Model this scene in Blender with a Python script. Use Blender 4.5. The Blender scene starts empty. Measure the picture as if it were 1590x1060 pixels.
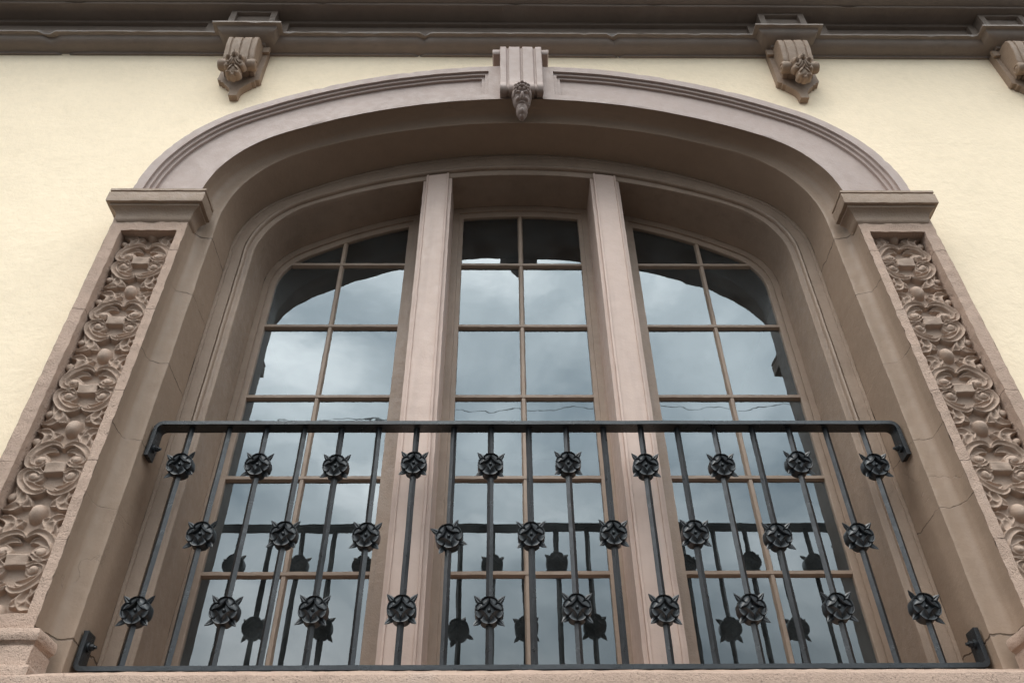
import bpy, math, random
import numpy as np
from mathutils import Vector, Matrix, noise as mnoise

random.seed(7)
# ------------------------------------------------------------------ camera
scene = bpy.context.scene
COL = scene.collection
CAM = Vector((-0.0893, -2.2797, -0.8317))
yaw, pitch, roll = 0.01602, 0.72113, -0.00996
fwd = Vector((math.sin(yaw)*math.cos(pitch), math.cos(yaw)*math.cos(pitch), math.sin(pitch)))
rgt0 = Vector((math.cos(yaw), -math.sin(yaw), 0)); up0 = rgt0.cross(fwd)
rgt = rgt0*math.cos(roll) + up0*math.sin(roll); upv = -rgt0*math.sin(roll) + up0*math.cos(roll)
cd = bpy.data.cameras.new("camera"); cam = bpy.data.objects.new("camera", cd); COL.objects.link(cam)
cam.matrix_world = Matrix(((rgt.x, upv.x, -fwd.x, CAM.x), (rgt.y, upv.y, -fwd.y, CAM.y), (rgt.z, upv.z, -fwd.z, CAM.z), (0, 0, 0, 1)))
cd.sensor_width = 36; cd.lens = 36*1286/1590; cd.clip_start = 0.05; cd.clip_end = 2000
scene.camera = cam

# ------------------------------------------------------------------ sky and sun
SUN_EL, SUN_AZ = math.radians(63), math.radians(-24)   # azimuth from the street side, negative = left
w = bpy.data.worlds.new("World"); scene.world = w; w.use_nodes = True
nt = w.node_tree; nt.nodes.clear()
def N(nt, t, **kw):
    n = nt.nodes.new(t)
    for k, v in kw.items():
        setattr(n, k, v)
    return n
out = N(nt, 'ShaderNodeOutputWorld'); bg = N(nt, 'ShaderNodeBackground')
sky = N(nt, 'ShaderNodeTexSky', sky_type='NISHITA', sun_disc=False)
sky.sun_elevation = SUN_EL; sky.sun_rotation = math.radians(180) - SUN_AZ
tc = N(nt, 'ShaderNodeTexCoord')
mp = N(nt, 'ShaderNodeMapping'); mp.inputs['Scale'].default_value = (1.0, 1.0, 1.9); mp.inputs['Location'].default_value = (3.1, 1.3, 0.6)
n1 = N(nt, 'ShaderNodeTexNoise'); n1.inputs['Scale'].default_value = 2.3; n1.inputs['Detail'].default_value = 7; n1.inputs['Roughness'].default_value = 0.52; n1.inputs['Distortion'].default_value = 0.35
cr = N(nt, 'ShaderNodeValToRGB')
cr.color_ramp.elements[0].position = 0.34; cr.color_ramp.elements[0].color = (6.4, 8.0, 9.2, 1)
cr.color_ramp.elements[1].position = 0.68; cr.color_ramp.elements[1].color = (30.0, 31.0, 31.6, 1)
e = cr.color_ramp.elements.new(0.5); e.color = (14.5, 16.2, 17.2, 1)
# cloud cover thins to a duller band low over the street
sx = N(nt, 'ShaderNodeSeparateXYZ'); mr = N(nt, 'ShaderNodeMapRange')
mr.inputs['From Min'].default_value = 0.27; mr.inputs['From Max'].default_value = 0.58; mr.inputs['To Min'].default_value = 0.27; mr.inputs['To Max'].default_value = 1.15
mul = N(nt, 'ShaderNodeVectorMath', operation='SCALE')
mix = N(nt, 'ShaderNodeMix', data_type='RGBA'); mix.inputs['Factor'].default_value = 0.93
L = nt.links
L.new(tc.outputs['Generated'], mp.inputs['Vector']); L.new(mp.outputs[0], n1.inputs['Vector']); L.new(n1.outputs['Fac'], cr.inputs['Fac'])
L.new(tc.outputs['Generated'], sx.inputs[0]); L.new(sx.outputs['Z'], mr.inputs['Value'])
L.new(cr.outputs['Color'], mul.inputs[0]); L.new(mr.outputs[0], mul.inputs['Scale'])
L.new(sky.outputs[0], mix.inputs['A']); L.new(mul.outputs[0], mix.inputs['B'])
L.new(mix.outputs['Result'], bg.inputs['Color']); bg.inputs['Strength'].default_value = 0.13
L.new(bg.outputs[0], out.inputs['Surface'])

sd = bpy.data.lights.new("sun", 'SUN'); sd.energy = 1.1; sd.angle = math.radians(28); sd.color = (1.0, 0.95, 0.88)
so = bpy.data.objects.new("sun", sd); COL.objects.link(so)
sdir = Vector((math.sin(SUN_AZ)*math.cos(SUN_EL), -math.cos(SUN_AZ)*math.cos(SUN_EL), math.sin(SUN_EL)))
so.rotation_euler = sdir.to_track_quat('Z', 'Y').to_euler(); so.location = (-4, -8, 9)

scene.view_settings.view_transform = 'Standard'; scene.view_settings.look = 'None'
scene.view_settings.exposure = 0.42; scene.view_settings.gamma = 1.0; scene.view_settings.use_curve_mapping = False
scene.cycles.max_bounces = 8; scene.cycles.diffuse_bounces = 4; scene.cycles.transparent_max_bounces = 12
scene.cycles.sample_clamp_indirect = 6

# ------------------------------------------------------------------ materials
def mat(name, col, rough=0.6, var=0.10, big=1.2, bumps=((70, .35, .0016), (300, .4, .0006)), spec=0.35, joints=(), metallic=0.0,
        stain=None, stain_amt=0.0, pits=0.0, coat=0.0, streak=0.0, cracks=0.0):
    m = bpy.data.materials.new(name); m.use_nodes = True; nt = m.node_tree; nt.nodes.clear(); L = nt.links
    o = N(nt, 'ShaderNodeOutputMaterial'); b = N(nt, 'ShaderNodeBsdfPrincipled'); L.new(b.outputs[0], o.inputs['Surface'])
    tc = N(nt, 'ShaderNodeTexCoord'); P = tc.outputs['Object']
    b.inputs['Roughness'].default_value = rough; b.inputs['Specular IOR Level'].default_value = spec; b.inputs['Metallic'].default_value = metallic
    if coat: b.inputs['Coat Weight'].default_value = coat; b.inputs['Coat Roughness'].default_value = 0.25
    def noise(scale, detail=4, rough=.55, vec=None):
        n = N(nt, 'ShaderNodeTexNoise'); n.inputs['Scale'].default_value = scale; n.inputs['Detail'].default_value = detail; n.inputs['Roughness'].default_value = rough
        L.new(vec or P, n.inputs['Vector']); return n.outputs['Fac']
    def ramp(v, a, c, lo=0., hi=1.):
        r = N(nt, 'ShaderNodeMapRange', interpolation_type='SMOOTHSTEP'); r.inputs['From Min'].default_value = a; r.inputs['From Max'].default_value = c
        r.inputs['To Min'].default_value = lo; r.inputs['To Max'].default_value = hi; L.new(v, r.inputs['Value']); return r.outputs[0]
    def mth(op, x, y):
        n = N(nt, 'ShaderNodeMath', operation=op)
        for i, v in enumerate((x, y)):
            if hasattr(v, 'is_linked') or hasattr(v, 'links'): L.new(v, n.inputs[i])
            else: n.inputs[i].default_value = v
        return n.outputs[0]
    f = ramp(noise(big*1.7, 6), .3, .7, 1-var, 1+var)
    f2 = ramp(noise(22, 5, .65), .3, .7, 1-var*.45, 1+var*.45)
    fac = mth('MULTIPLY', f, f2)
    if streak:
        mpn = N(nt, 'ShaderNodeMapping'); mpn.inputs['Scale'].default_value = (14, 14, 1.2); L.new(P, mpn.inputs['Vector'])
        fac = mth('MULTIPLY', fac, ramp(noise(1.0, 4, .6, mpn.outputs[0]), .52, .75, 1, 1-streak))
    sc = N(nt, 'ShaderNodeVectorMath', operation='SCALE'); sc.inputs[0].default_value = col; L.new(fac, sc.inputs['Scale'])
    colr = sc.outputs[0]
    if stain:
        mx = N(nt, 'ShaderNodeMix', data_type='RGBA'); L.new(ramp(noise(5, 8, .7), .55, .72, 0, stain_amt), mx.inputs['Factor'])
        L.new(colr, mx.inputs['A']); mx.inputs['B'].default_value = (*stain, 1); colr = mx.outputs['Result']
    crack_mask = None
    if joints:
        sep = N(nt, 'ShaderNodeSeparateXYZ'); L.new(P, sep.inputs[0])
        wob = mth('MULTIPLY', mth('SUBTRACT', noise(16, 3), .5), .035)
        for z0, wd in joints:
            dd = mth('ABSOLUTE', mth('ADD', mth('SUBTRACT', sep.outputs['Z'], z0+2.45), wob), 0)
            k = ramp(dd, wd*.4, wd*1.3, 1, 0)
            k = mth('MULTIPLY', k, ramp(noise(4.7, 3), .42, .52, .15, 1.0)) if z0 not in (1.672, .052) else k
            crack_mask = k if crack_mask is None else mth('MAXIMUM', crack_mask, k)
    if cracks:
        vo = N(nt, 'ShaderNodeTexVoronoi', feature='DISTANCE_TO_EDGE'); vo.inputs['Scale'].default_value = 2.6
        wv = N(nt, 'ShaderNodeTexNoise'); wv.inputs['Scale'].default_value = 9; wv.inputs['Detail'].default_value = 5; L.new(P, wv.inputs['Vector'])
        wa = N(nt, 'ShaderNodeVectorMath', operation='MULTIPLY_ADD'); L.new(wv.outputs['Color'], wa.inputs[0]); wa.inputs[1].default_value = (.22, .22, .22); L.new(P, wa.inputs[2])
        L.new(wa.outputs[0], vo.inputs['Vector'])
        k = mth('MULTIPLY', ramp(vo.outputs['Distance'], .001, .006, 1, 0), ramp(noise(3.1, 3), .52, .6, 0, cracks))
        crack_mask = k if crack_mask is None else mth('MAXIMUM', crack_mask, k)
    if crack_mask is not None:
        mx = N(nt, 'ShaderNodeMix', data_type='RGBA'); L.new(mth('MULTIPLY', crack_mask, .75), mx.inputs['Factor']); L.new(colr, mx.inputs['A'])
        mx.inputs['B'].default_value = (col[0]*.22, col[1]*.2, col[2]*.18, 1); colr = mx.outputs['Result']
    L.new(colr, b.inputs['Base Color'])
    L.new(ramp(noise(35, 3), .3, .7, rough-.07, rough+.09), b.inputs['Roughness'])
    prev = None
    def bump(h, dist, strength=1.0):
        nonlocal prev
        bn = N(nt, 'ShaderNodeBump'); bn.inputs['Distance'].default_value = dist; bn.inputs['Strength'].default_value = strength
        L.new(h, bn.inputs['Height'])
        if prev: L.new(prev, bn.inputs['Normal'])
        prev = bn.outputs[0]
    for s, r, d in bumps: bump(noise(s, 5, r+.2), d)
    if pits: bump(ramp(noise(160, 2), .6, .72, 1, 0), pits)
    if crack_mask is not None: bump(mth('SUBTRACT', 1.0, crack_mask), .003)
    if prev: L.new(prev, b.inputs['Normal'])
    return m

M_WALL = mat('cream_stucco', (.84, .685, .495), .85, .05, .5, ((7, .5, .006), (60, .4, .0011), (260, .4, .0006)), .2, stain=(.74, .60, .42), stain_amt=.45)
BROWN = (.280, .197, .140)  # lowered to put the reveal's shade into the colour; M_TRIM shares it
M_TRIM = mat('brown_masonry_paint', BROWN, .62, .07, 1.0, ((28, .4, .0028), (120, .45, .0013)), .3, stain=(.31, .228, .175), stain_amt=.5, pits=.0009)
M_ARCH = mat('brown_archivolt_paint', (.37, .283, .245), .60, .05, .8, ((18, .4, .0022), (120, .45, .0008)), .3, stain=(.29, .22, .185), stain_amt=.3)
M_REVEAL = mat('shade_darkened_reveal_paint', BROWN, .58, .06, 1.0, ((14, .4, .0028), (110, .45, .0008)), .3, stain=(.25, .178, .128), stain_amt=.5,
               joints=((1.672, .0022), (1.36, .0012), (1.02, .0013), (.70, .0012), (.45, .0013), (.052, .003)), cracks=.22)  # darker base stands in for deep shade on soffit and jambs
M_ROUGH = mat('brown_rough_render', (.46, .325, .25), .8, .08, 2.0, ((45, .5, .0040), (170, .5, .0055)), .2, pits=.0022, stain=(.46, .35, .285), stain_amt=.5,
              joints=((1.50, .0015), (1.19, .0014), (.83, .0015), (.56, .0014), (.30, .0014)))
M_CARVE = mat('brown_carved_cement', (.385, .278, .212), .7, .06, 3.0, ((60, .4, .0016), (220, .5, .0012)), .25, stain=(.30, .215, .16), stain_amt=.4)
M_CORN = mat('dark_brown_cornice_paint', (.235, .182, .148), .42, .08, 1.0, ((20, .4, .003), (120, .45, .0010)), .4, stain=(.17, .13, .102), stain_amt=.5)
M_WOOD = mat('pinkish_brown_window_paint', (.50, .365, .30), .5, .05, 1.2, ((22, .4, .0018), (160, .45, .0006)), .4, stain=(.42, .30, .24), stain_amt=.4, streak=.10)
M_SASH = mat('shade_darkened_sash_paint', (.290, .208, .153), .5, .09, 2.0, ((40, .5, .0022), (200, .45, .001)), .4, stain=(.23, .155, .11), stain_amt=.55, streak=.15)  # brown paint with the recess shade worked into its base colour
M_IRON = mat('black_iron_paint', (.010, .0112, .0128), .33, .4, 6.0, ((90, .5, .0010), (400, .5, .0004)), .55, stain=(.036, .040, .043), stain_amt=.6, metallic=0.0)
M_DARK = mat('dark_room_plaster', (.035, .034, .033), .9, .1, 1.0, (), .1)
M_PAVE = mat('concrete_pavement', (.045, .042, .039), .85, .1, .6, ((60, .5, .002),), .2)
M_ROAD = mat('asphalt', (.036, .035, .034), .9, .12, .6, ((90, .5, .003),), .2)
M_CABLE = mat('black_cable_rubber', (.02, .02, .02), .6, .1, 1.0, (), .3)

def glass_mat():
    m = bpy.data.materials.new('old_window_glass'); m.use_nodes = True; nt = m.node_tree; nt.nodes.clear(); L = nt.links
    o = N(nt, 'ShaderNodeOutputMaterial'); g = N(nt, 'ShaderNodeBsdfGlossy'); t = N(nt, 'ShaderNodeBsdfTransparent'); mx = N(nt, 'ShaderNodeMixShader')
    g.inputs['Roughness'].default_value = 0.012; g.inputs['Color'].default_value = (.93, .985, 1.0, 1); t.inputs['Color'].default_value = (.55, .6, .6, 1)
    fr = N(nt, 'ShaderNodeFresnel'); fr.inputs['IOR'].default_value = 2.3
    tc = N(nt, 'ShaderNodeTexCoord'); n = N(nt, 'ShaderNodeTexNoise'); n.inputs['Scale'].default_value = 5.5; n.inputs['Detail'].default_value = 1.5
    n2 = N(nt, 'ShaderNodeTexNoise'); n2.inputs['Scale'].default_value = 30; n2.inputs['Detail'].default_value = 1
    b = N(nt, 'ShaderNodeBump'); b.inputs['Distance'].default_value = .0011; b2 = N(nt, 'ShaderNodeBump'); b2.inputs['Distance'].default_value = .00003
    L.new(tc.outputs['Object'], n.inputs['Vector']); L.new(tc.outputs['Object'], n2.inputs['Vector']); L.new(n.outputs['Fac'], b.inputs['Height']); L.new(n2.outputs['Fac'], b2.inputs['Height'])
    L.new(b.outputs[0], b2.inputs['Normal']); L.new(b2.outputs[0], g.inputs['Normal']); L.new(b2.outputs[0], fr.inputs['Normal'])
    # film of dust on the pane
    d = N(nt, 'ShaderNodeBsdfDiffuse'); d.inputs['Color'].default_value = (.42, .45, .45, 1)
    dn = N(nt, 'ShaderNodeTexNoise'); dn.inputs['Scale'].default_value = 7; dn.inputs['Detail'].default_value = 9; dn.inputs['Roughness'].default_value = .72
    dr = N(nt, 'ShaderNodeMapRange'); dr.inputs['From Min'].default_value = .35; dr.inputs['From Max'].default_value = .8; dr.inputs['To Min'].default_value = .015; dr.inputs['To Max'].default_value = .10
    L.new(tc.outputs['Object'], dn.inputs['Vector']); L.new(dn.outputs['Fac'], dr.inputs['Value'])
    m2 = N(nt, 'ShaderNodeMixShader')
    L.new(fr.outputs[0], mx.inputs[0]); L.new(t.outputs[0], mx.inputs[1]); L.new(g.outputs[0], mx.inputs[2])
    L.new(dr.outputs[0], m2.inputs[0]); L.new(mx.outputs[0], m2.inputs[1]); L.new(d.outputs[0], m2.inputs[2]); L.new(m2.outputs[0], o.inputs['Surface'])
    return m
M_GLASS = glass_mat()

# ------------------------------------------------------------------ helpers
def empty(name, loc, parent=None):
    o = bpy.data.objects.new(name, None); COL.objects.link(o); o.location = loc; o.parent = parent; o.empty_display_size = .2
    return o
def tag(o, label=None, cat=None, group=None, kind=None):
    for k, v in (('label', label), ('category', cat), ('group', group), ('kind', kind)):
        if v: o[k] = v
    return o
class MB:
    """collects world-space faces, then links them as one mesh object"""
    def __init__(s): s.v = []; s.f = []
    def add(s, v, f):
        b = len(s.v); s.v.extend(tuple(map(float, p)) for p in v); s.f.extend(tuple(i+b for i in q) for q in f); return s
    def grid(s, G, flip=False, keep=None):
        G = np.asarray(G); n, m = G.shape[:2]; f = []
        for i in range(n-1):
            for j in range(m-1):
                if keep is not None and not keep(i, j): continue
                q = (i*m+j, i*m+j+1, (i+1)*m+j+1, (i+1)*m+j)
                f.append(q[::-1] if flip else q)
        return s.add(G.reshape(-1, 3), f)
    def patch(s, a, b, c, d, res=.02):
        a, b, c, d = map(np.array, (a, b, c, d))
        nu = max(1, int(round(max(np.linalg.norm(b-a), np.linalg.norm(c-d))/res))); nv = max(1, int(round(max(np.linalg.norm(d-a), np.linalg.norm(c-b))/res)))
        u = np.linspace(0, 1, nu+1)[:, None, None]; v = np.linspace(0, 1, nv+1)[None, :, None]
        return s.grid((1-u)*(1-v)*a + u*(1-v)*b + u*v*c + (1-u)*v*d)
    def box(s, x0, x1, y0, y1, z0, z1, res=9):
        P = lambda x, y, z: (x, y, z)
        for q in (((x0, y0, z0), (x1, y0, z0), (x1, y0, z1), (x0, y0, z1)), ((x1, y1, z0), (x0, y1, z0), (x0, y1, z1), (x1, y1, z1)),
                  ((x0, y1, z0), (x0, y0, z0), (x0, y0, z1), (x0, y1, z1)), ((x1, y0, z0), (x1, y1, z0), (x1, y1, z1), (x1, y0, z1)),
                  ((x0, y0, z1), (x1, y0, z1), (x1, y1, z1), (x0, y1, z1)), ((x0, y1, z0), (x1, y1, z0), (x1, y0, z0), (x0, y0, z0))):
            s.patch(*q, res=res)
        return s
    def prism(s, pts, y0, y1):
        """outline in x,z extruded front y0 to back y1"""
        n = len(pts)
        s.add([(x, y0, z) for x, z in pts] + [(x, y1, z) for x, z in pts],
              [tuple(range(n)), tuple(range(2*n-1, n-1, -1))] + [(i, i+n, (i+1) % n+n, (i+1) % n) for i in range(n)])
        return s
    def tube(s, pts, radii, seg=10, caps=True):
        pts = [np.array(p, float) for p in pts]; n = len(pts); rows = []
        t0 = pts[1]-pts[0]; ref = np.array((0, 0, 1.)) if abs(t0[2]) < .8*np.linalg.norm(t0) else np.array((0, 1., 0))
        for i in range(n):
            t = pts[min(i+1, n-1)]-pts[max(i-1, 0)]; t = t/np.linalg.norm(t)
            a = np.cross(t, ref); a /= np.linalg.norm(a); b = np.cross(t, a)
            r = radii[i] if hasattr(radii, '__len__') else radii
            rows.append([pts[i]+r*(math.cos(k*2*math.pi/seg)*a+math.sin(k*2*math.pi/seg)*b) for k in range(seg)]+[pts[i]+r*a])
        s.grid(np.array(rows))
        if caps:
            for R_, fl in ((rows[0], True), (rows[-1], False)):
                f = tuple(range(seg)); s.add(R_[:seg], [f if fl else f[::-1]])
        return s
    def wrap(s, prof, x0, x1, yf, yb, res=.02, top=True, bot=True, yb0=None):
        """moulding profile (projection, z) wrapped round three sides of a block standing on a wall"""
        rows = []
        for p, z in prof:
            c = [np.array((x0-p, yb if yb0 is None else yb0, z)), np.array((x0-p, yf-p, z)), np.array((x1+p, yf-p, z)), np.array((x1+p, yb, z))]
            row = []
            for a, b, L0 in ((c[0], c[1], abs(yb-yf)), (c[1], c[2], x1-x0), (c[2], c[3], abs(yb-yf))):
                k = max(1, int(L0/res)); row += [a+(b-a)*i/k for i in range(k)]
            row.append(c[3]); rows.append(row)
        s.grid(np.array(rows))
        for on, (p, z) in ((bot, prof[0]), (top, prof[-1])):
            if on: s.add([(x0-p, yf-p, z), (x1+p, yf-p, z), (x1+p, yb, z), (x0-p, yb, z)], [(0, 1, 2, 3)])
        return s
    def rough(s, amp=.0012, fr=22., seed=0.):
        o = Vector((seed, seed*.7, 3.1))
        s.v = [tuple(Vector(p) + mnoise.noise_vector(Vector(p)*fr+o)*amp + mnoise.noise_vector(Vector(p)*fr*4+o)*amp*.5) for p in s.v]
        return s
    def build(s, name, m, parent=None, label=None, smooth=35, merge=1e-5, loc=None):
        me = bpy.data.meshes.new(name); v = np.array(s.v)
        base = Vector((0, 0, 0))
        if parent is not None:
            q = parent
            while q is not None: base += q.location; q = q.parent
        if loc is not None: org = Vector(loc)
        else: org = base.copy()
        v = v - np.array(org)
        me.from_pydata(v.tolist(), [], s.f); me.update()
        if merge:
            import bmesh
            bm = bmesh.new(); bm.from_mesh(me); bmesh.ops.remove_doubles(bm, verts=bm.verts, dist=merge)
            bmesh.ops.recalc_face_normals(bm, faces=bm.faces) if smooth is not None and len(bm.faces) < 400000 else None
            bm.to_mesh(me); bm.free()
        me.materials.append(m)
        if smooth:
            me.polygons.foreach_set('use_smooth', [True]*len(me.polygons)); me.set_sharp_from_angle(angle=math.radians(smooth))
        o = bpy.data.objects.new(name, me); COL.objects.link(o); o.parent = parent; o.location = org - base
        if label: o['label'] = label
        return o

# three-centred arch curves: half span, springing height, crown height, haunch radius
A_ = (1.590, 1.82, 2.813, .74); B_ = (1.312, 1.80, 2.530, .52); C_ = (1.250, 1.78, 2.480, .54)
FO = (1.250, 1.82, 2.480, .40); FI = (1.152, 1.78, 2.340, .38); SO = (1.152, 1.80, 2.345, .28); G_ = (1.100, 1.78, 2.275, .24)
def acen(c):
    a, zs, top, r = c; b = top-zs; k = b-r; h = ((a-r)**2-k*k)/(2*k); return h, b+h, a-r
def az(c, x):
    a, zs, top, r = c; h, R_, cx = acen(c); x = abs(x); xt = R_*cx/math.hypot(cx, h)
    if x >= a: return zs
    return zs-h+math.sqrt(R_*R_-x*x) if x < xt else zs+math.sqrt(max(r*r-(x-cx)**2, 0))
def ax(c, z):
    lo, hi = 0, c[0]
    if z <= c[1]: return c[0]
    for _ in range(40):
        m = (lo+hi)/2
        if az(c, m) > z: lo = m
        else: hi = m
    return lo
XB = [.10, .113, .1545, .1550, .1705, .1710, .1865, .1870, .325, .345, .44, .46]   # exact stations kept on the crown arc
def sample(c, z0=-.1, nj=90, nh=34, nc=44):
    """left foot -> crown -> right foot; every curve gives the same number of stations"""
    a, zs, top, r = c; h, R_, cx = acen(c); tang = math.atan2(h, cx)
    half = [(-a, z0+(zs-z0)*i/nj) for i in range(nj)]
    half += [(-(cx+r*math.cos(tang*1*i/nh if False else i/nh*tang)), zs+r*math.sin(i/nh*tang)) for i in range(nh)]
    xt = R_*math.cos(tang); s0 = xt
    # crown arc by x, with fixed stations near the keystone and mullions
    k = nc-len(XB)-1; lim = .5
    xs = [xt-(xt-lim)*i/(k-8) for i in range(k-8)] + list(np.linspace(lim, .2, 8)) + XB
    xs = sorted(set(np.round(xs, 5)), reverse=True) + [0.0]
    half += [(-x, zs-h+math.sqrt(R_*R_-x*x)) for x in xs]
    pts = half + [(-x, z) for x, z in half[-2::-1]]
    return np.array(pts)
def lerp(c1, c2, t, **k): return sample(c1, **k)*(1-t)+sample(c2, **k)*t
def sweep_rows(entries):
    """entries: (Nx2 xz array, y or array of y)"""
    return np.array([[(*((p[0]), ) , yy, p[1]) for p, yy in zip(xz, np.broadcast_to(y, len(xz)))] for xz, y in entries])

WALL_Y = -.05
GROUND = -2.45

# ------------------------------------------------------------------ ground
g = MB().box(-60, 60, -3.6, WALL_Y+.3, GROUND-.3, GROUND).build('pavement', M_PAVE, smooth=None); tag(g, kind='structure')
g = MB().add([(-400, -400, GROUND-.15), (400, -400, GROUND-.15), (400, 400, GROUND-.15), (-400, 400, GROUND-.15)], [(0, 1, 2, 3)]).build('street', M_ROAD, smooth=None); tag(g, kind='structure')

# ------------------------------------------------------------------ building
B = empty('building', (0, WALL_Y, GROUND))
tag(B, 'cream stucco house front with brown carved trim around a wide arched window', 'building')

# wall sheet with the opening cut out, plus the closed body behind it
mb = MB(); XW, ZT = 7.0, 6.2
inner = sample(A_)*.5+sample(B_)*.5
n = len(inner); mid = n//2
for half in (inner[:mid+1], inner[mid:][::-1]):
    s = -1 if half[0][0] < 0 else 1
    rows = np.array([[(x*(1-t)+s*XW*t, WALL_Y, z) for t in (0, .06, .2, .5, 1)] for x, z in half])
    mb.grid(rows)
zc = inner[mid][1]; zb = inner[0][1]
mb.add([(-XW, WALL_Y, zc), (XW, WALL_Y, zc), (XW, WALL_Y, ZT), (-XW, WALL_Y, ZT)], [(0, 1, 2, 3)])
mb.add([(-XW, WALL_Y, GROUND), (XW, WALL_Y, GROUND), (XW, WALL_Y, zb), (-XW, WALL_Y, zb)], [(0, 1, 2, 3)])
mb.add([(-XW, WALL_Y, GROUND), (-XW, 5, GROUND), (-XW, 5, ZT), (-XW, WALL_Y, ZT), (XW, WALL_Y, GROUND), (XW, 5, GROUND), (XW, 5, ZT), (XW, WALL_Y, ZT)],
       [(0, 1, 2, 3), (4, 7, 6, 5), (1, 5, 6, 2), (3, 2, 6, 7)])
mb.build('wall', M_WALL, B, smooth=None, label='cream stucco wall with faint patches and hairlines')

# archivolt with three stepped grooves running into a recessed face
STEP = [(.040, 0), (.0405, .011), (.056, .011), (.0565, .022), (.072, .022), (.0725, .033)]
def stair(d):
    y = 0.
    for dd, yy in STEP:
        if d >= dd: y = max(y, yy)
    return y
sA, sB = sample(A_, z0=1.70, nj=6), sample(B_, z0=1.70, nj=6); Wd = .282
svals = [0, .08] + [v/Wd for v, _ in STEP] + [.30, .36, .44, .52, .60, .68] + [1-v/Wd for v, _ in STEP[::-1]] + [.93, .97, 1.0]
svals = sorted(svals)
rows = [[(x, WALL_Y, z) for x, z in sA]]
for s in svals:
    xz = sA*(1-s)+sB*s; row = []
    for x, z in xz:
        d = min(s*Wd+1e-4, (1-s)*Wd+1e-4, abs(x)-.1144)
        y = -.150+stair(d)
        if s in (0, 1.0):
            nn = mnoise.noise(Vector((x*38, z*38, s*9)))
            y += max(0, nn-.25)*.014
        row.append((x, y, z))
    rows.append(row)
row = []
for x, z in sB: row.append((x*1.004, -.150+.006, z*1.002))
mb = MB(); mb.grid(np.array(rows), keep=lambda i, j: not (abs(sA[j][0]) < .0995 and abs(sA[j+1][0]) < .1005))
arc = mb.rough(.0010, 14).build('archivolt', M_ARCH, B, smooth=28, label='grey brown arched band with three stepped grooves along its upper edge')

# reveal: soffit, cove and second soffit down to the window frame
ent = [(sample(B_), -.1495), (sample(B_), -.140), (sample(B_), -.115), (sample(B_), -.092), (lerp(B_, C_, .03), -.089), (lerp(B_, C_, .04), -.084), (lerp(B_, C_, .10), -.072),
       (lerp(B_, C_, .25), -.063), (lerp(B_, C_, .5), -.058), (lerp(B_, C_, .8), -.056), (lerp(B_, C_, .97), -.055), (sample(C_), -.0535)]
for t in (.03, .1, .25, .4, .55, .7, .85, 1): ent.append((lerp(C_, FO, t), -.0535+t*(.126+.0535)))
R_ = sweep_rows(ent)
for j in range(R_.shape[1]):      # chipped arrises
    for i in (0, 10, 11):
        x, y, z = R_[i, j]
        nn = mnoise.noise(Vector((x*45, z*45, i*4.4)))
        R_[i, j, 1] += max(0, nn-.3)*.016*(1 if i == 0 else .45)
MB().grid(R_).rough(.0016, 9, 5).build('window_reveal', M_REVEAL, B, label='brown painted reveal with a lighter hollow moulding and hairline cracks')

# ------------------------------------------------------------------ pilasters
PX0, PX1, QX0, QX1, PY, PB = 1.312, 1.606, 1.345, 1.560, -.150, -.094
PZ0, PZ1, QZ0, QZ1 = -.10, 1.80, .085, 1.612
# carved relief field
PWID = QX1-QX0; PER = .305
def seg_d(U, V, pts, wds):
    """profile value of a tapered ribbon: (edge distance fraction, 0 at centre 1 at rim)"""
    best = np.full(U.shape, 9.)
    for (x0, y0), (x1, y1), w0, w1 in zip(pts[:-1], pts[1:], wds[:-1], wds[1:]):
        dx, dy = x1-x0, y1-y0; t = np.clip(((U-x0)*dx+(V-y0)*dy)/(dx*dx+dy*dy), 0, 1)
        d = np.hypot(U-x0-t*dx, V-y0-t*dy)/(w0+(w1-w0)*t); best = np.minimum(best, d)
    return best
def catmull(p, k=7):
    p = np.array(p, float); q = np.vstack([2*p[0]-p[1], p, 2*p[-1]-p[-2]]); o = []
    for i in range(1, len(q)-2):
        for t in np.linspace(0, 1, k, endpoint=False):
            o.append(.5*((2*q[i])+(-q[i-1]+q[i+1])*t+(2*q[i-1]-5*q[i]+4*q[i+1]-q[i+2])*t*t+(-q[i-1]+3*q[i]-3*q[i+1]+q[i+2])*t**3))
    o.append(q[-2]); return np.array(o)
def ribbon(U, V, ctrl, wd, H=1., groove=.32, edge=.16):
    c = catmull([a[:2] for a in ctrl]); tt = np.linspace(0, len(wd)-1, len(c)); ws = np.interp(tt, range(len(wd)), wd)
    d = seg_d(U, V, c, ws); body = 1-groove*(1-np.clip(d/.72, 0, 1)**2)
    return H*body*np.clip((1.0-d)/edge, 0, 1)**.6
def dome(U, V, cx, cy, rx, ry, H, rot=0.):
    c, s = math.cos(rot), math.sin(rot); a = ((U-cx)*c+(V-cy)*s)/rx; b = (-(U-cx)*s+(V-cy)*c)/ry
    return H*np.sqrt(np.clip(1-a*a-b*b, 0, 1))
def puck(U, V, cx, cy, rx, ry, H, flat=.35):
    q = 1-((U-cx)/rx)**2-((V-cy)/ry)**2
    return H*np.clip(q, 0, 1)**flat
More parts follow.
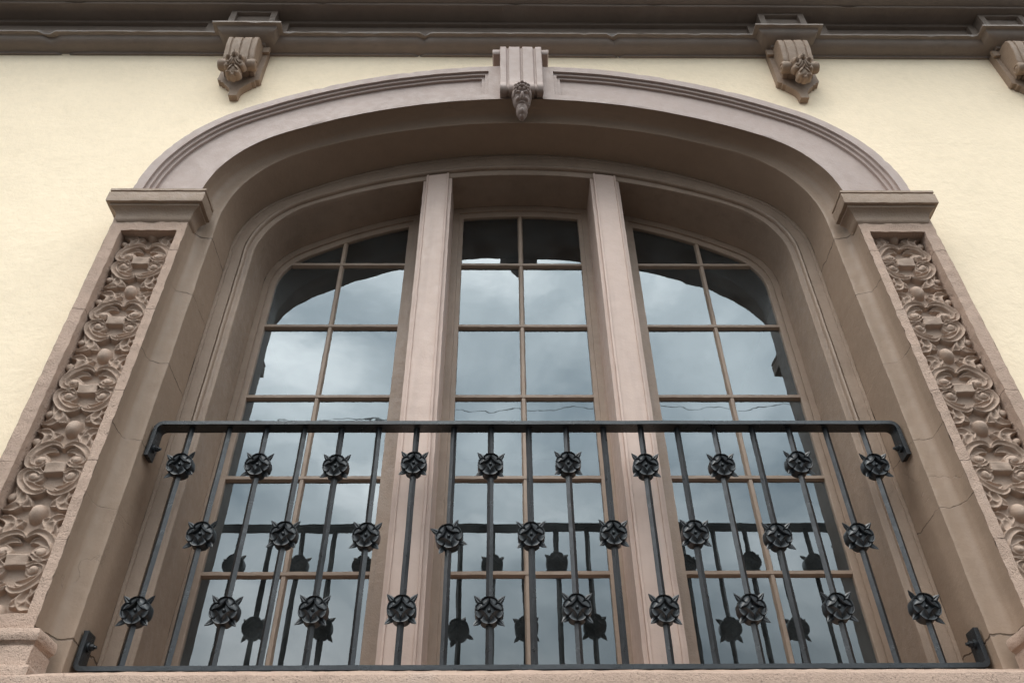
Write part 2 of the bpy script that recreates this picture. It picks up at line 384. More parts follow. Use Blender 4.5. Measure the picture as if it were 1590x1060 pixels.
def motif(U, V):
    """U: -0.5..0.5 of the panel width; V: distance below the block centre in panel widths (+-P/2)"""
    X = np.abs(U); P2 = PER/PWID/2; h = np.zeros(U.shape)
    for sg in (1, -1):                       # lower scrolls, then the same mirrored upwards
        Y = V*sg
        # trumpet leaf growing out of the scroll, forking to the border and to the egg
        h = np.maximum(h, ribbon(X, Y, [(.415, .22), (.385, .33), (.33, .42), (.275, .50)], [.040, .052, .070, .085], .76, .38, .16))
        h = np.maximum(h, ribbon(X, Y, [(.30, .43), (.275, .53), (.325, .61), (.47, .640)], [.050, .088, .080, .026], .88, .45, .16))
        h = np.maximum(h, ribbon(X, Y, [(.29, .45), (.245, .52), (.20, .565), (.135, .60)], [.060, .082, .074, .020], .74, .40, .16))
        h = np.maximum(h, puck(X, Y, .435, .455, .062, .066, .80, .22))
        # broad leaf lying in the belly of the C scroll
        h = np.maximum(h, ribbon(X, Y, [(.075, .285), (.14, .305), (.23, .285), (.33, .225)], [.020, .050, .062, .040], .66, .5, .16))
        # main C scroll: centre meeting tip -> outer belly -> over the volute
        h = np.maximum(h, ribbon(X, Y, [(.012, .335), (.055, .385), (.15, .415), (.27, .370), (.375, .275), (.435, .165), (.41, .065), (.32, .018), (.23, .030), (.17, .075)],
                                 [.016, .036, .052, .060, .062, .060, .054, .046, .040, .034], .98, .36, .18))
        rr_ = np.hypot((X-.258)/.128, (Y-.128)/.112); an = np.arctan2(Y-.128, X-.258)
        e = np.clip(1.02-rr_, 0, 1)**.2*.90*(rr_ < 1.02)
        sp = .62+.16*an/math.pi                                    # spiral cut of the volute
        e = e*(1-.30*np.exp(-((rr_-sp)/.085)**2)) + .10*np.clip(1-rr_/.45, 0, 1)*(rr_ < .45)
        h = np.maximum(h, e)
    # central cushion block with a sloping face
    inb = np.clip((.165-X)/.014, 0, 1)*np.clip((.092-np.abs(V))/.014, 0, 1)
    h = np.maximum(h, inb*(.92-1.1*np.clip(V, -.1, .1)))
    # egg between one motif and the next
    for c in (P2, -P2): h = np.maximum(h, dome(U, V, 0, c, .108, .145, 1.15, -.22))
    return h
def carved_panel_mesh(xc, name, parent, label):
    nu, nv = 116, 840; u = np.linspace(QX0, QX1, nu) if xc > 0 else np.linspace(-QX1, -QX0, nu); z = np.linspace(QZ0, QZ1, nv)
    Z, X = np.meshgrid(z, u, indexing='ij'); cx = (QX0+QX1)/2*(1 if xc > 0 else -1)
    U = (X-cx)/PWID; ov = 1.320-PER/2               # a block centre
    V = -(((Z-ov)+PER/2) % PER - PER/2)/PWID        # V grows downward
    wx = np.sin(Z*23+X*9)*.010+np.sin(Z*61+X*40+xc)*.006; wz = np.sin(Z*37+X*30+2*xc)*.009
    h = motif(U+wx, np.clip(V+wz, -PER/PWID/2, PER/PWID/2))
    hh = h.copy()
    for _ in range(1): hh[1:-1, 1:-1] = (h[1:-1, 1:-1]*4+h[:-2, 1:-1]+h[2:, 1:-1]+h[1:-1, :-2]+h[1:-1, 2:])/8
    wear = np.array([[mnoise.noise(Vector((a*34, b*34, xc))) for a in u[::4]] for b in z[::4]]); wear = np.kron(wear, np.ones((4, 4)))[:nv, :nu]
    k = np.ones(5)/5
    wear = np.apply_along_axis(lambda r: np.convolve(r, k, 'same'), 0, wear); wear = np.apply_along_axis(lambda r: np.convolve(r, k, 'same'), 1, wear)
    Y = PB-.028*hh*(1+.22*wear)+.0012*wear
    me = bpy.data.meshes.new(name); V3 = np.stack([X, Y-WALL_Y, Z-GROUND], -1).reshape(-1, 3)
    me.vertices.add(len(V3)); me.vertices.foreach_set('co', V3.ravel())
    i = np.arange(nv-1)[:, None]*nu+np.arange(nu-1)[None, :]; q = np.stack([i, i+1, i+nu+1, i+nu], -1).reshape(-1, 4)
    me.loops.add(q.size); me.loops.foreach_set('vertex_index', q.ravel().astype(np.int32)); me.polygons.add(len(q))
    me.polygons.foreach_set('loop_start', np.arange(0, q.size, 4, dtype=np.int32)); me.polygons.foreach_set('loop_total', np.full(len(q), 4, dtype=np.int32))
    me.polygons.foreach_set('use_smooth', np.ones(len(q), bool)); me.update(); me.validate(); me.materials.append(M_CARVE)
    o = bpy.data.objects.new(name, me); COL.objects.link(o); o.parent = parent; o['label'] = label
    return o

for sg in (-1, 1):
    def X(v): return sg*v
    mb = MB(); rs = .011
    y = PY
    mb.patch((X(PX0), y, PZ0), (X(QX0), y, PZ0), (X(QX0), y, PZ1), (X(PX0), y, PZ1), rs)      # inner rim
    mb.patch((X(QX1), y, PZ0), (X(PX1), y, PZ0), (X(PX1), y, PZ1), (X(QX1), y, PZ1), rs)      # outer rim
    mb.patch((X(QX0), y, QZ1), (X(QX1), y, QZ1), (X(QX1), y, PZ1), (X(QX0), y, PZ1), rs)
    mb.patch((X(QX0), y, PZ0), (X(QX1), y, PZ0), (X(QX1), y, QZ0), (X(QX0), y, QZ0), rs)
    mb.patch((X(QX0), y, QZ0), (X(QX0), PB+.004, QZ0), (X(QX0), PB+.004, QZ1), (X(QX0), y, QZ1), rs)
    mb.patch((X(QX1), y, QZ0), (X(QX1), PB+.004, QZ0), (X(QX1), PB+.004, QZ1), (X(QX1), y, QZ1), rs)
    mb.patch((X(QX0), y, QZ1), (X(QX1), y, QZ1), (X(QX1), PB+.004, QZ1), (X(QX0), PB+.004, QZ1), rs)
    mb.patch((X(QX0), y, QZ0), (X(QX1), y, QZ0), (X(QX1), PB+.004, QZ0), (X(QX0), PB+.004, QZ0), rs)
    mb.patch((X(PX1), y, PZ0), (X(PX1), WALL_Y, PZ0), (X(PX1), WALL_Y, PZ1), (X(PX1), y, PZ1), .05)
    side = 'left' if sg < 0 else 'right'
    pl = mb.rough(.0026, 30, 2).build('pilaster', M_ROUGH, B, label='%s brown pilaster with rough edged sunk panel of scroll carving' % side)
    carved_panel_mesh(sg, 'carved_panel', pl, 'carved relief of paired scrolls, leaves, square bosses and ovals')
    bpy.data.objects[-1] if False else None
    x0, x1 = (PX0, PX1) if sg > 0 else (-PX1, -PX0)
    cap = [(0, 1.658), (.006, 1.664), (.009, 1.672), (.009, 1.680), (.013, 1.694), (.020, 1.706), (.031, 1.714), (.036, 1.717), (.036, 1.726), (.049, 1.729), (.050, 1.734),
           (.050, 1.752), (.050, 1.772), (.050, 1.782), (.0455, 1.784), (.0455, 1.790), (.050, 1.792), (.050, 1.803), (.047, 1.806)]
    xa, xb = (x0, x1-.018) if sg > 0 else (x0+.018, x1)
    MB().wrap(cap, xa, xb, PY, -.088 , .012).rough(.0015, 32, 8).build('capital', M_TRIM, pl)
    base = [(.052, -.1), (.052, -.074), (.048, -.068), (.040, -.066), (.038, -.060), (.037, -.030), (.037, -.018), (.033, -.012), (.036, -.007), (.043, -.003), (.046, .006), (.045, .018), (.040, .028), (.028, .033), (.003, .036), (.0, .041)]
    MB().wrap(base, xa, xb, PY, -.085, .012).rough(.0022, 32, 4).build('pilaster_base', M_ROUGH, pl)

# carved panels were written in building space; shift for their parent (pilaster sits at the building origin)
# ------------------------------------------------------------------ keystone
def fluted(prof, xw, grooves, gd=.008, gw=.006, xc=0., closed=True):
    """prof: side outline (y,z) from top back to bottom back, spread over x with sunk grooves"""
    xs = [-xw, -xw+.003]
    for g_ in grooves: xs += [g_-gw, g_-gw*.55, g_, g_+gw*.55, g_+gw]
    xs += [xw-.003, xw]; rows = []
    pr = np.array(prof); nrm = np.zeros_like(pr)
    for i in range(len(pr)):
        t = pr[min(i+1, len(pr)-1)]-pr[max(i-1, 0)]; t /= np.linalg.norm(t); nrm[i] = (-t[1], t[0])
    if nrm[len(pr)//2][0] > 0: nrm = -nrm
    for x in xs:
        d = 0.
        for g_ in grooves:
            if abs(x-g_) < gw*.8: d = gd if abs(x-g_) < gw*.3 else gd*.8
        if abs(x) > xw-.001: d = .003
        rows.append([(xc+x, p[0]-q[0]*d, p[1]-q[1]*d) for p, q in zip(pr, nrm)])
    m = MB().grid(np.array(rows))
    for sx_ in (0, -1):
        m.add(rows[sx_], [tuple(range(len(prof)))])
    return m
def curve2(pts, k=6): return [tuple(p) for p in catmull(pts, k)]
kp = [(WALL_Y, 2.905), (-.12, 2.915), (-.185, 2.915), (-.198, 2.905), (-.2035, 2.885), (-.203, 2.80), (-.201, 2.68), (-.203, 2.59), (-.210, 2.560), (-.211, 2.540), (-.203, 2.524), (-.190, 2.519), (-.172, 2.525), (-.15, 2.538), (-.10, 2.55), (-.052, 2.55)]
kk = fluted(curve2(kp, 4), .100, (-.064, .001, .064), .009, .0075).rough(.0010, 30, 1).build('keystone', M_ARCH, B, label='fluted keystone with a carved grotesque head hanging under it')
cp = [(0, 2.862), (.004, 2.862), (.008, 2.868), (.010, 2.876), (.010, 2.892), (.006, 2.900), (-.01, 2.904)]
MB().wrap(cp, -.126, .126, -.180, WALL_Y, .02).box(-.118, -.104, -.10, WALL_Y, 2.79, 2.863).box(.104, .118, -.10, WALL_Y, 2.79, 2.863).rough(.001, 30).build('keystone_cap', M_ARCH, kk)

def blobfield(name, blobs, u0, u1, v0, v1, res, O, Uv, Vv, Nv, m, parent, ribbons=(), ksm=1.0, seed=0, label=None):
    """carved lump: union of ellipsoid fronts over a plane, one continuous surface"""
    nu, nv = int((u1-u0)/res)+1, int((v1-v0)/res)+1
    u = np.linspace(u0, u1, nu); v = np.linspace(v0, v1, nv); V, U = np.meshgrid(v, u, indexing='ij'); h = np.full(U.shape, -1.)
    for cx, cy, cz, rx, ry, rz in blobs:
        q = 1-((U-cx)/rx)**2-((V-cy)/ry)**2; hh = np.where(q > 0, cz+rz*np.sqrt(np.clip(q, 0, 1)), -1.); h = np.maximum(h, hh)
    for ctrl, wd, H, base in ribbons:
        for s in (1, -1):
            r = ribbon(U*s, V, ctrl, wd, 1., .25, .3); h = np.where(h > -.5, h+r*H, h)
    h = np.where(h > -.5, h, -.012)
    O, Uv, Vv, Nv = map(np.array, (O, Uv, Vv, Nv)); G = O+U[..., None]*Uv+V[..., None]*Vv+h[..., None]*Nv
    G += np.array([[tuple(mnoise.noise_vector(Vector((a*70+seed, b*70, 1)))*.0012) for a in u] for b in v])
    keep = lambda i, j: max(h[i, j], h[i+1, j], h[i, j+1], h[i+1, j+1]) > -.01
    return MB().grid(G, keep=keep).build(name, m, parent, smooth=60, label=label)
# grotesque head: curly hair, brow, eyes, nose, cheeks, beard
bl = [(0, .0, -.005, .050, .080, .045), (0, -.075, -.004, .030, .050, .040)]
for r_, nn, rad in ((.062, 5, .012), (.046, 6, .012), (.028, 4, .011)):
    for i in range(nn):
        t = (i-(nn-1)/2)/nn; bl.append((t*.085, r_-abs(t)*.035, .030-abs(t)*.02, rad, rad, .022))
bl += [(-.040, .01, .0, .014, .03, .030), (.040, .01, .0, .014, .03, .030), (0, -.018, .034, .009, .024, .024), (-.019, .004, .030, .016, .008, .018), (.019, .004, .030, .016, .008, .018),
       (-.022, -.030, .022, .014, .014, .020), (.022, -.030, .022, .014, .014, .020), (0, -.052, .026, .018, .006, .016), (0, -.064, .022, .016, .008, .016),
       (0, -.095, .010, .020, .024, .030), (-.014, -.085, .008, .010, .028, .024), (.014, -.085, .008, .010, .028, .024), (0, -.117, .004, .014, .014, .022)]
blobfield('carved_mask', bl, -.06, .06, -.135, .08, .0022, (0, -.178, 2.496), (.84, 0, 0), (0, -.40, .74), (0, -.907, -.42), M_ARCH, kk)

# ------------------------------------------------------------------ cornice with ressauts over the brackets
CB = [-1.372, 1.363, 2.520]          # bracket axes
# (projection from wall, z)
prof = [(.000, 3.066), (.010, 3.066), (.012, 3.080), (.020, 3.082), (.045, 3.085), (.062, 3.093), (.074, 3.106), (.080, 3.122), (.088, 3.124), (.092, 3.123), (.100, 3.123), (.101, 3.131), (.098, 3.139), (.060, 3.142), (.045, 3.143),
        (.045, 3.20), (.045, 3.306)]
JX = []
def cornice_row(p, z, blocks, fi):
    xs = [(-6.9, 0)]
    for c in blocks:
        hw = .072+p
        xs += [(c-hw, 0), (c-hw, .055), (c+hw, .055), (c+hw, 0)]
    xs += [(6.9, 0)]
    row = []
    for (xa_, oa), (xb_, ob) in zip(xs[:-1], xs[1:]):
        k = max(1, int(round(abs(xb_-xa_)/.03))) if abs(xb_-xa_) > .02 else 1
        k = {0: 1}.get(k, k)
        row.append((xa_, oa, k, xb_, ob))
    return row
ref = [r[2] for r in cornice_row(.05, 0, CB, 0)]
rows = []
for p, z in prof:
    row = []
    for (xa_, oa, k, xb_, ob), k in zip(cornice_row(p, z, CB, 0), ref):
        for i in range(k): t = i/k; row.append((xa_+(xb_-xa_)*t, WALL_Y-p-(oa+(ob-oa)*t), z))
    row.append((6.9, WALL_Y-p, z)); rows.append(row)
G = np.array(rows)
for j in range(G.shape[1]):          # battered lip
    for i in (10, 11, 12):
        nn = mnoise.noise(Vector((G[i, j, 0]*14, i*.4, 2))); G[i, j, 1] += max(0, nn-.22)*.018; G[i, j, 2] += nn*.0025
    G[:, j, 2] += mnoise.noise(Vector((G[3, j, 0]*1.3, 5, 2)))*.003
    for jx in (-2.36, -.49, .50):   # butt joints between cast lengths
        if abs(G[5, j, 0]-jx) < .0155: G[1:12, j, 1] += .013; G[8:13, j, 2] -= .006
mb = MB().grid(G)
# the frieze face is re-cut: sunk panels between the blocks and one in each block, framed by thin strips
def sunk(x0, x1, z0, z1, yf, d=.022):
    m = MB(); yb = yf-.001
    m.box(x0, x1, yf-d, yf-.0005, z1, 3.3055, .05)              # strip above the panel
    return m
mb.rough(.0012, 12, 3)
corn = mb.build('cornice', M_CORN, B, label='dark brown moulded cornice with battered lip running across the top')
# frieze strips standing proud of the sunk panels (top rail and end stiles of each panel)
mb = MB()
def strip_frame(x0, x1, px0, px1, yf):
    mb.box(x0, x1, yf-.020, yf-.0005, 3.281, 3.3060, .05)
    mb.box(x0, px0, yf-.020, yf-.0005, 3.146, 3.2812, .05); mb.box(px1, x1, yf-.020, yf-.0005, 3.146, 3.2812, .05)
yf = WALL_Y-.045
strip_frame(-6.9, CB[0]-.119, -6.8, CB[0]-.25, yf); strip_frame(CB[0]+.119, CB[1]-.119, CB[0]+.17, CB[1]-.165, yf); strip_frame(CB[1]+.119, CB[2]-.119, CB[1]+.25, CB[2]-.155, yf)
mb.rough(.001, 14, 6).build('frieze_panel', M_CORN, corn)
for c in CB:
    mb = MB(); y1 = WALL_Y-.045-.055
    mb.box(c-.119, c+.119, y1-.020, y1-.0005, 3.288, 3.3062, .03); mb.box(c-.119, c-.088, y1-.020, y1-.0005, 3.146, 3.2882, .03); mb.box(c+.088, c+.119, y1-.020, y1-.0005, 3.146, 3.2882, .03)
    mb.rough(.0018, 26, c).build('frieze_block', M_CORN, corn)
# upper cornice
mb = MB(); up = [(WALL_Y-.045, 3.3065), (-.203, 3.3065), (-.206, 3.309), (-.206, 3.322), (-.203, 3.324), (-.213, 3.3245), (-.232, 3.330), (-.248, 3.343), (-.257, 3.362), (-.259, 3.377), (-.272, 3.378), (-.272, 3.392),
                 (-.268, 3.394), (-.355, 3.396), (-.357, 3.48), (-.40, 3.50), (-.42, 3.54), (-.42, 3.57), (WALL_Y, 3.62)]
xs = np.arange(-6.9, 6.91, .04)
G = np.array([[(x, y, z+mnoise.noise(Vector((x*1.1, 9, 2)))*.003) for x in xs] for y, z in up])
for j, x in enumerate(xs):
    for jx in (-2.28, -1.02, -.02, .70, 1.72):
        if abs(x-jx) < .025: G[3:10, j, 1] += .005; G[2:4, j, 2] -= .003
MB().grid(G).rough(.0014, 10, 4).build('cornice_hood', M_CORN, corn)

# ------------------------------------------------------------------ cornice brackets
def bracket(c, label):
    bp = [(WALL_Y, 3.050), (-.13, 3.052), (-.155, 3.048), (-.170, 3.036), (-.176, 3.015), (-.175, 2.975), (-.168, 2.93), (-.158, 2.885), (-.142, 2.85), (-.12, 2.83), (-.095, 2.82), (WALL_Y-.03, 2.815)]
    m = fluted(curve2(bp, 4), .075, (-.048, 0.0, .048), .007, .0055, xc=c)
    b = m.rough(.0014, 30, c).build('cornice_bracket', M_TRIM, B, label=label)
    w_ = [(3.0655, .098), (2.815, .100), (2.797, .103), (2.787, .098), (2.783, .083), (2.770, .081), (2.765, .066), (2.755, .062), (2.742, .050), (2.725, .036), (2.712, .027), (2.695, .022), (2.655, .020)]
    ol = [(c+x, z) for z, x in w_]+[(c-x, z) for z, x in w_[::-1]]
    pm = MB().prism(ol, -.084, WALL_Y+.001).box(c-.108, c+.108, -.100, -.0845, 3.020, 3.0660)
    pm.rough(.0016, 40, 1).build('back_plate', M_TRIM, b)
    for s in (-1, 1):                                   # end rolls of the volute
        m = MB()
        prof_ = [(.030, .001), (.030, .026), (.070, .030), (.084, .029), (.090, .025), (.092, .019), (.088, .017), (.089, .011), (.093, .007), (.094, .001)]
        rows = [[(c+s*a, -.136+r*math.cos(t), 2.832+r*math.sin(t)) for t in np.linspace(0, 2*math.pi, 21)] for a, r in prof_]
        m.grid(np.array(rows)); m.rough(.001, 40).build('volute', M_TRIM, b)
    bl = [(0, .012, -.008, .046, .052, .036), (0, -.038, -.004, .032, .040, .030), (-.030, .036, .0, .020, .022, .032), (.030, .036, .0, .020, .022, .032), (0, .048, .008, .024, .024, .030),
          (-.018, -.062, .0, .018, .018, .028), (.018, -.062, .0, .018, .018, .028), (0, -.074, .0, .015, .014, .030), (-.036, -.008, 0, .016, .020, .026), (.036, -.008, 0, .016, .020, .026)]
    rb = [([(.003, .058), (.010, .030), (.026, .004), (.038, .022), (.028, .040)], [.005, .006, .007, .006, .004], .010, 0), ([(.001, -.010), (.014, -.026), (.030, -.044), (.026, -.066), (.012, -.062)], [.004, .006, .007, .005, .004], .010, 0),
          ([(.004, .020), (.014, -.004), (.030, -.018)], [.004, .005, .003], .008, 0)]
    blobfield('leaf_carving', bl, -.062, .062, -.112, .082, .0026, (c, -.150, 2.800), (1, 0, 0), (0, -.26, .965), (0, -.965, -.26), M_TRIM, b, rb, seed=c)
    return b
bracket(CB[0], 'carved cornice bracket on the left with a split back plate tip')
bracket(CB[1], 'carved cornice bracket to the right of the arch crown')
bracket(CB[2], 'carved cornice bracket cut off by the right edge')

# ------------------------------------------------------------------ window
F0 = .126
fp = [(0, 0), (.02, -.002), (.12, -.002), (.14, .002), (.16, 0), (.35, 0), (.565, 0), (.585, .008), (.60, .001), (.63, -.005), (.665, -.007), (.70, -.005), (.73, .001), (.735, .012), (.84, .013), (.86, .010), (.985, .010), (1, .012)]
ent = [(lerp(FO, FI, s), F0+dy) for s, dy in fp]
for t in (.1, .3, .5, .7, .9, 1): ent.append((lerp(FI, SO, t), F0+.012+t*(.328-F0-.012)))
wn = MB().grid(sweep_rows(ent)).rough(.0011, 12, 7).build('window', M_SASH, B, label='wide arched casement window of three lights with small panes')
wn['label'] = 'wide arched window of three lights divided into small panes'
for c in (-.390, .390):
    px = [(-.066, .20), (-.066, .140), (-.052, .139), (-.0515, .122), (-.044, .119), (-.0425, .1245), (-.020, .124), (.020, .124), (.0425, .1245), (.044, .119), (.0515, .122), (.052, .139), (.066, .140), (.066, .20), (.066, .33)]
    px = [(-.066, .33)]+px
    ztop = lambda x: az(FI, x)+.02
    rows = [[(c+x, y, -.06+(ztop(c+x)+.06)*t) for t in np.linspace(0, 1, 120)] for x, y in px]
    MB().grid(np.array(rows)).rough(.0011, 16, c).build('mullion', M_WOOD, wn)

ZM = [.050, .428, .803, 1.178, 1.556, 1.935]
def sash(x0, x1, g0, g1, vm, label):
    """frame from x0..x1, glass from g0..g1, vertical bar at vm"""
    mb = MB()
    svs = [(0, .3285), (.50, .327), (.52, .336), (.62, .336), (.64, .333), (.95, .333), (1, .336), (1.0, .356)]
    xz0, xz1 = sample(SO), sample(G_)
    rows = np.array([[(*(a*(1-s)+b*s)[:1], y, (a*(1-s)+b*s)[1]) for a, b in zip(xz0, xz1)] for s, y in svs])
    xm = (xz0[:, 0]+xz1[:, 0])/2
    mb.grid(rows, keep=lambda i, j: x0-.01 <= (xm[j]+xm[j+1])/2 <= x1+.01)
    for a, b in ((x0, g0), (g1, x1)):
        if abs(a) > 1.0 or abs(b) > 1.05: continue          # the outer stile comes with the sweep
        lo, hi = min(a, b), max(a, b); zt = min(az(SO, lo), az(SO, hi))
        inn = b if a == x0 else a; sgn = 1 if a == x0 else -1
        pr = [(lo if sgn > 0 else hi, .3275), (inn-sgn*.020, .327), (inn-sgn*.019, .334), (inn-sgn*.001, .334), (inn, .338), (inn, .356)]
        rows = [[(x, y, -.06+(zt+.06)*t) for t in np.linspace(0, 1, 100)] for x, y in pr]; mb.grid(np.array(rows))
    # glazing bars
    zt = az(G_, vm)+.01
    pr = [(-.0115, .356), (-.0115, .349), (-.006, .337), (.006, .337), (.0115, .349), (.0115, .356)]
    mb.grid(np.array([[(vm+x, y, -.06+(zt+.06)*t) for t in np.linspace(0, 1, 110)] for x, y in pr]))
    pr = [(-.0125, .356), (-.0120, .350), (-.006, .3345), (.006, .3340), (.0105, .349), (.0115, .356)]
    for z in ZM:
        e = ax(G_, z); a, b = max(g0-.004, -e-.004), min(g1+.004, e+.004)
        mb.grid(np.array([[(a+(b-a)*t, y, z+dz) for t in np.linspace(0, 1, max(6, int((b-a)/.02)))] for dz, y in pr]))
    mb.grid(np.array([[(x0, y, z) for y, z in ((.327, -.06), (.327, -.004), (.336, -.002), (.356, .0))], [(x1, y, z) for y, z in ((.327, -.06), (.327, -.004), (.336, -.002), (.356, .0))]]))
    mb.rough(.0011, 30, vm)
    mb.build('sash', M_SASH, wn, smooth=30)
    m = MB(); zs = [-.05]+ZM+[2.36]; xs_ = [g0-.012, vm, g1+.012]
    rnd = random.Random(int(vm*100)+5)
    for i in range(len(zs)-1):
        for j in range(2):
            a, b, c_, d = xs_[j], xs_[j+1], zs[i], zs[i+1]; tx, tz = rnd.uniform(-.003, .003), rnd.uniform(-.003, .003)
            Y = lambda x, z: .3505+tx*(x-(a+b)/2)+tz*(z-(c_+d)/2)
            m.add([(a, Y(a, c_), c_), (b, Y(b, c_), c_), (b, Y(b, d), d), (a, Y(a, d), d)], [(0, 1, 2, 3)])
    m.build('glass', M_GLASS, wn, smooth=None, merge=0)
sash(-1.152, -.455, -1.10, -.535, -.822, '')
sash(-.325, .325, -.275, .275, -.003, '')
sash(.455, 1.152, .535, 1.108, .826, '')
# dim room behind the panes
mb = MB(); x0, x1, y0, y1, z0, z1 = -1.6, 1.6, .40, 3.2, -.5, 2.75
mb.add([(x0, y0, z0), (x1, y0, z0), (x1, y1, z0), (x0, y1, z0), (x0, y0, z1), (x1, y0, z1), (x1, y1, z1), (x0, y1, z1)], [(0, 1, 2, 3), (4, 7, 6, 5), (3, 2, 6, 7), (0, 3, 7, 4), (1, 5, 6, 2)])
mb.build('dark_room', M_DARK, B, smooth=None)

# sill
sp = [(-.16, -.30), (-.178, -.28), (-.20, -.24), (-.212, -.20), (-.213, -.112), (-.210, -.100), (-.200, -.0935), (-.17, -.082), (-.03, -.028), (-.02, -.0235), (.33, -.018), (.40, -.018)]
xs = np.arange(-1.85, 1.851, .018)
G = np.array([[(x, y, z+(mnoise.noise(Vector((x*2.3, 4, 4)))*.006 if y < -.1 else 0)) for x in xs] for y, z in sp])
m = MB().grid(G); m.add([tuple(p) for p in G[:, 0]], [tuple(range(len(sp)))]); m.add([tuple(p) for p in G[:, -1]], [tuple(range(len(sp)))])
m.rough(.0022, 26, 3).build('window_sill', M_ROUGH, B, label='pinkish brown stone sill under the railing')

# ------------------------------------------------------------------ railing
RL = empty('balcony_railing', (0, 0, -.02))
tag(RL, 'black wrought iron window railing with cast flower rosettes, bolted between the jambs', 'railing')
RY0, RY1 = -.022, .028
def strap(path, th, name):
    """bent flat bar: path in x,z, thickness th to its left, depth RY0..RY1"""
    p = np.array(path, float); rows = [[], [], [], [], []]
    for i in range(len(p)):
        t = p[min(i+1, len(p)-1)]-p[max(i-1, 0)]; t /= np.linalg.norm(t); nr = np.array((-t[1], t[0]))
        a, b = p[i], p[i]-nr*th
        q = [(a[0], RY0, a[1]), (a[0], RY1, a[1]), (b[0], RY1, b[1]), (b[0], RY0, b[1]), (a[0], RY0, a[1])]
        for k in range(5): rows[k].append(q[k])
    m = MB().grid(np.array(rows)); m.add([r[0] for r in rows[:4]], [(0, 1, 2, 3)]); m.add([r[-1] for r in rows[:4]], [(3, 2, 1, 0)])
    return m.rough(.0009, 8, 2).build(name, M_IRON, RL, smooth=40)
XE = 1.243
def corner(cx, cz, r, a0, a1, k=7): return [(cx+r*math.cos(a), cz+r*math.sin(a)) for a in np.linspace(a0, a1, k)]
PI = math.pi
top = [(-XE-.003, .668), (-XE, .72)] + corner(-XE+.03, .8005-.03, .03, PI, PI/2) + [(x, .8005) for x in np.linspace(-1.1, 1.1, 60)] + corner(XE-.03, .8005-.03, .03, PI/2, 0) + [(XE, .72), (XE+.003, .668)]
top = [(a, b) for a, b in top]
strap(top, .0135, 'top_rail')
bot = [(XE, .090), (XE, .05)] + corner(XE-.022, -.021+.022, .022, 0, -PI/2) + [(x, -.021) for x in np.linspace(1.15, -1.15, 60)] + corner(-XE+.022, -.021+.022, .022, -PI/2, -PI) + [(-XE, .05), (-XE, .090)]
strap(bot, .0130, 'bottom_rail')
for x, z in ((-XE, .705), (XE, .705), (-XE, .052), (XE, .052)):
    s = 1 if x < 0 else -1; m = MB()
    m.tube([(x+s*.012, .003, z), (x+s*.019, .003, z)], .014, 16); m.tube([(x+s*.019, .003, z), (x+s*.029, .003, z)], .0085, 6); m.tube([(x+s*.029, .003, z), (x+s*.036, .003, z)], .0045, 10)
    m.build('mounting_bolt', M_IRON, RL, loc=(x, .003, z))

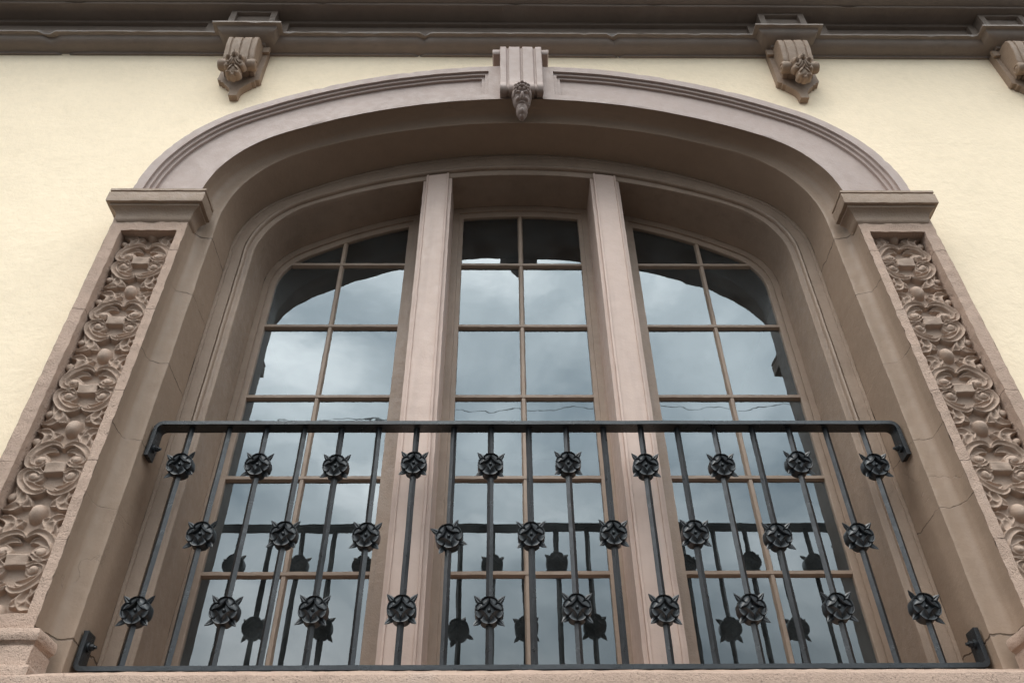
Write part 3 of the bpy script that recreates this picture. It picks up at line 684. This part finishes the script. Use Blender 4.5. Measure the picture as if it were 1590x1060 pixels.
def rosette_mb():
    mb = MB(); NT, S = 120, .0275; TH = np.linspace(0, 2*math.pi, NT+1)
    def R0(t): return .0405*(1+.020*math.cos(8*t+math.pi)+.030*math.cos(4*t))-.0050*math.exp(-((math.cos(2*t))/.14)**2)
    def star(t): c, s_ = abs(math.cos(t))**(2/3), abs(math.sin(t))**(2/3); return S/((c+s_)**1.5)
    fr = [0, .35, .7, .92, 1.0, 1.06, 1.15, 1.35]; fo = [.10, .22, .36, .5, .64, .78, .88, .95, 1.0]
    for side in (-1, 1):
        rows = []
        def put(rf, hf): rows.append([(rf(t)*math.cos(t), side*hf(t), rf(t)*math.sin(t)) for t in TH])
        put(lambda t: .0001, lambda t: .0125)
        for f in (.4, .8, .96): put(lambda t, f=f: star(t)*f, lambda t, f=f: .0125-.0012*f)
        for f, h in ((1.0, .0222), (1.04, .0238)): put(lambda t, f=f: star(t)*f+.0008*(f > 1), lambda t, h=h: h)
        for q in fo:
            def rf(t, q=q): return star(t)*1.04+.001+(R0(t)-star(t)*1.04-.001)*q
            def hf(t, q=q):
                crease = math.exp(-(math.sin(2*t)/.09)**2); notch = math.exp(-(math.cos(2*t)/.14)**2)
                h = .0235-.0085*q**1.6-.0070*math.sin(math.pi*q)**1.0 - .0035*crease*math.sin(math.pi*q)*q - .006*notch*q*q
                return h + (.0046 if .86 < q < .97 else .0015 if q > .97 else 0)
            put(rf, hf)
        put(lambda t: R0(t)*1.01, lambda t: .0080); put(lambda t: R0(t)*.99, lambda t: .0)
        mb.grid(np.array(rows), flip=side > 0)
        # centre boss
        rows = [[(r*math.cos(t), side*h, r*math.sin(t)) for t in np.linspace(0, 2*math.pi, 17)] for r, h in ((.0052, .012), (.0056, .0150), (.0047, .0182), (.0026, .0200), (.0001, .0206))]
        mb.grid(np.array(rows))
    # four leaf points on the diagonals
    for k in range(4):
        a = math.pi/4+k*math.pi/2; ca, sa = math.cos(a), math.sin(a)
        secs = [(.028, .0085, .006), (.038, .0098, .006), (.045, .0090, .005), (.052, .0068, .0035), (.059, .0030, .0018), (.0630, .0004, .0004)]
        rows = []
        for r, wdt, thk in secs:
            cy = -.004-.012*((r-.034)/.026)**1.5*.6
            rows.append([(r*ca-o*sa, cy+y, r*sa+o*ca) for o, y in ((-wdt, 0), (-wdt*.4, -thk*.55), (0, -thk*.2), (wdt*.4, -thk*.55), (wdt, 0), (0, thk), (-wdt, 0))])
        mb.grid(np.array(rows))
    return mb
ROS = None
rows_z = {0: (.636, .150), 1: (.385,)}
bar = None
rr = random.Random(3)
for i in range(19):
    x = (i-9)*.125
    if bar is None:
        r = .0100; z0, z1 = -.0085, .7875
        # square bar set on edge
        rows = [[(x+a*r, .003+b*r, z0+(z1-z0)*t) for t in np.linspace(0, 1, 60)] for a, b in ((0, -1), (.08, -.92), (.92, -.08), (1, 0), (0, 1), (-1, 0), (-.92, -.08), (-.08, -.92), (0, -1))]
        bar = MB().grid(np.array(rows)).rough(.0006, 9, 1).build('baluster', M_IRON, RL, smooth=30, loc=(x, .003, 0)); b = bar
    else:
        b = bar.copy(); COL.objects.link(b); b.parent = RL
        b.location = bar.location + Vector((x+9*.125, 0, 0)); b.rotation_euler.y = rr.uniform(-.0025, .0025)
        b.rotation_euler.z = rr.uniform(-.12, .12)
    for z in rows_z[i % 2]:
        ang = rr.uniform(-.05, .05)
        if i == 7: ang = math.radians(-20)
        if i == 18 and z < .3: ang = math.radians(9)
        if i == 0 and z > .3: ang = math.radians(-8)
        if ROS is None:
            ROS = rosette_mb().build('rosette', M_IRON, None, smooth=38, merge=1e-6); ro = ROS
        else:
            ro = ROS.copy(); COL.objects.link(ro)
        ro.parent = b; ro.location = (0, -.001, z+rr.uniform(-.006, .006)); ro.rotation_euler = (0, ang, -b.rotation_euler.z)

# ------------------------------------------------------------------ cables over the street, seen mirrored in the panes
def cable(y, z, sag, r, lab, x0=-40, x1=40, wob=0.):
    pts = [(x, y+.2*math.sin(x*.3), z+sag*((x+2)/20)**2+wob*mnoise.noise(Vector((x*2.1, y, 0)))) for x in np.linspace(x0, x1, 500)]
    o = MB().tube(pts, r, 6).build('overhead_cable', M_CABLE, None, smooth=60)
    tag(o, lab, 'cable')
cable(-6.5, 6.16, .35, .0058, 'thin dark cable mirrored in the panes just above the top rail')
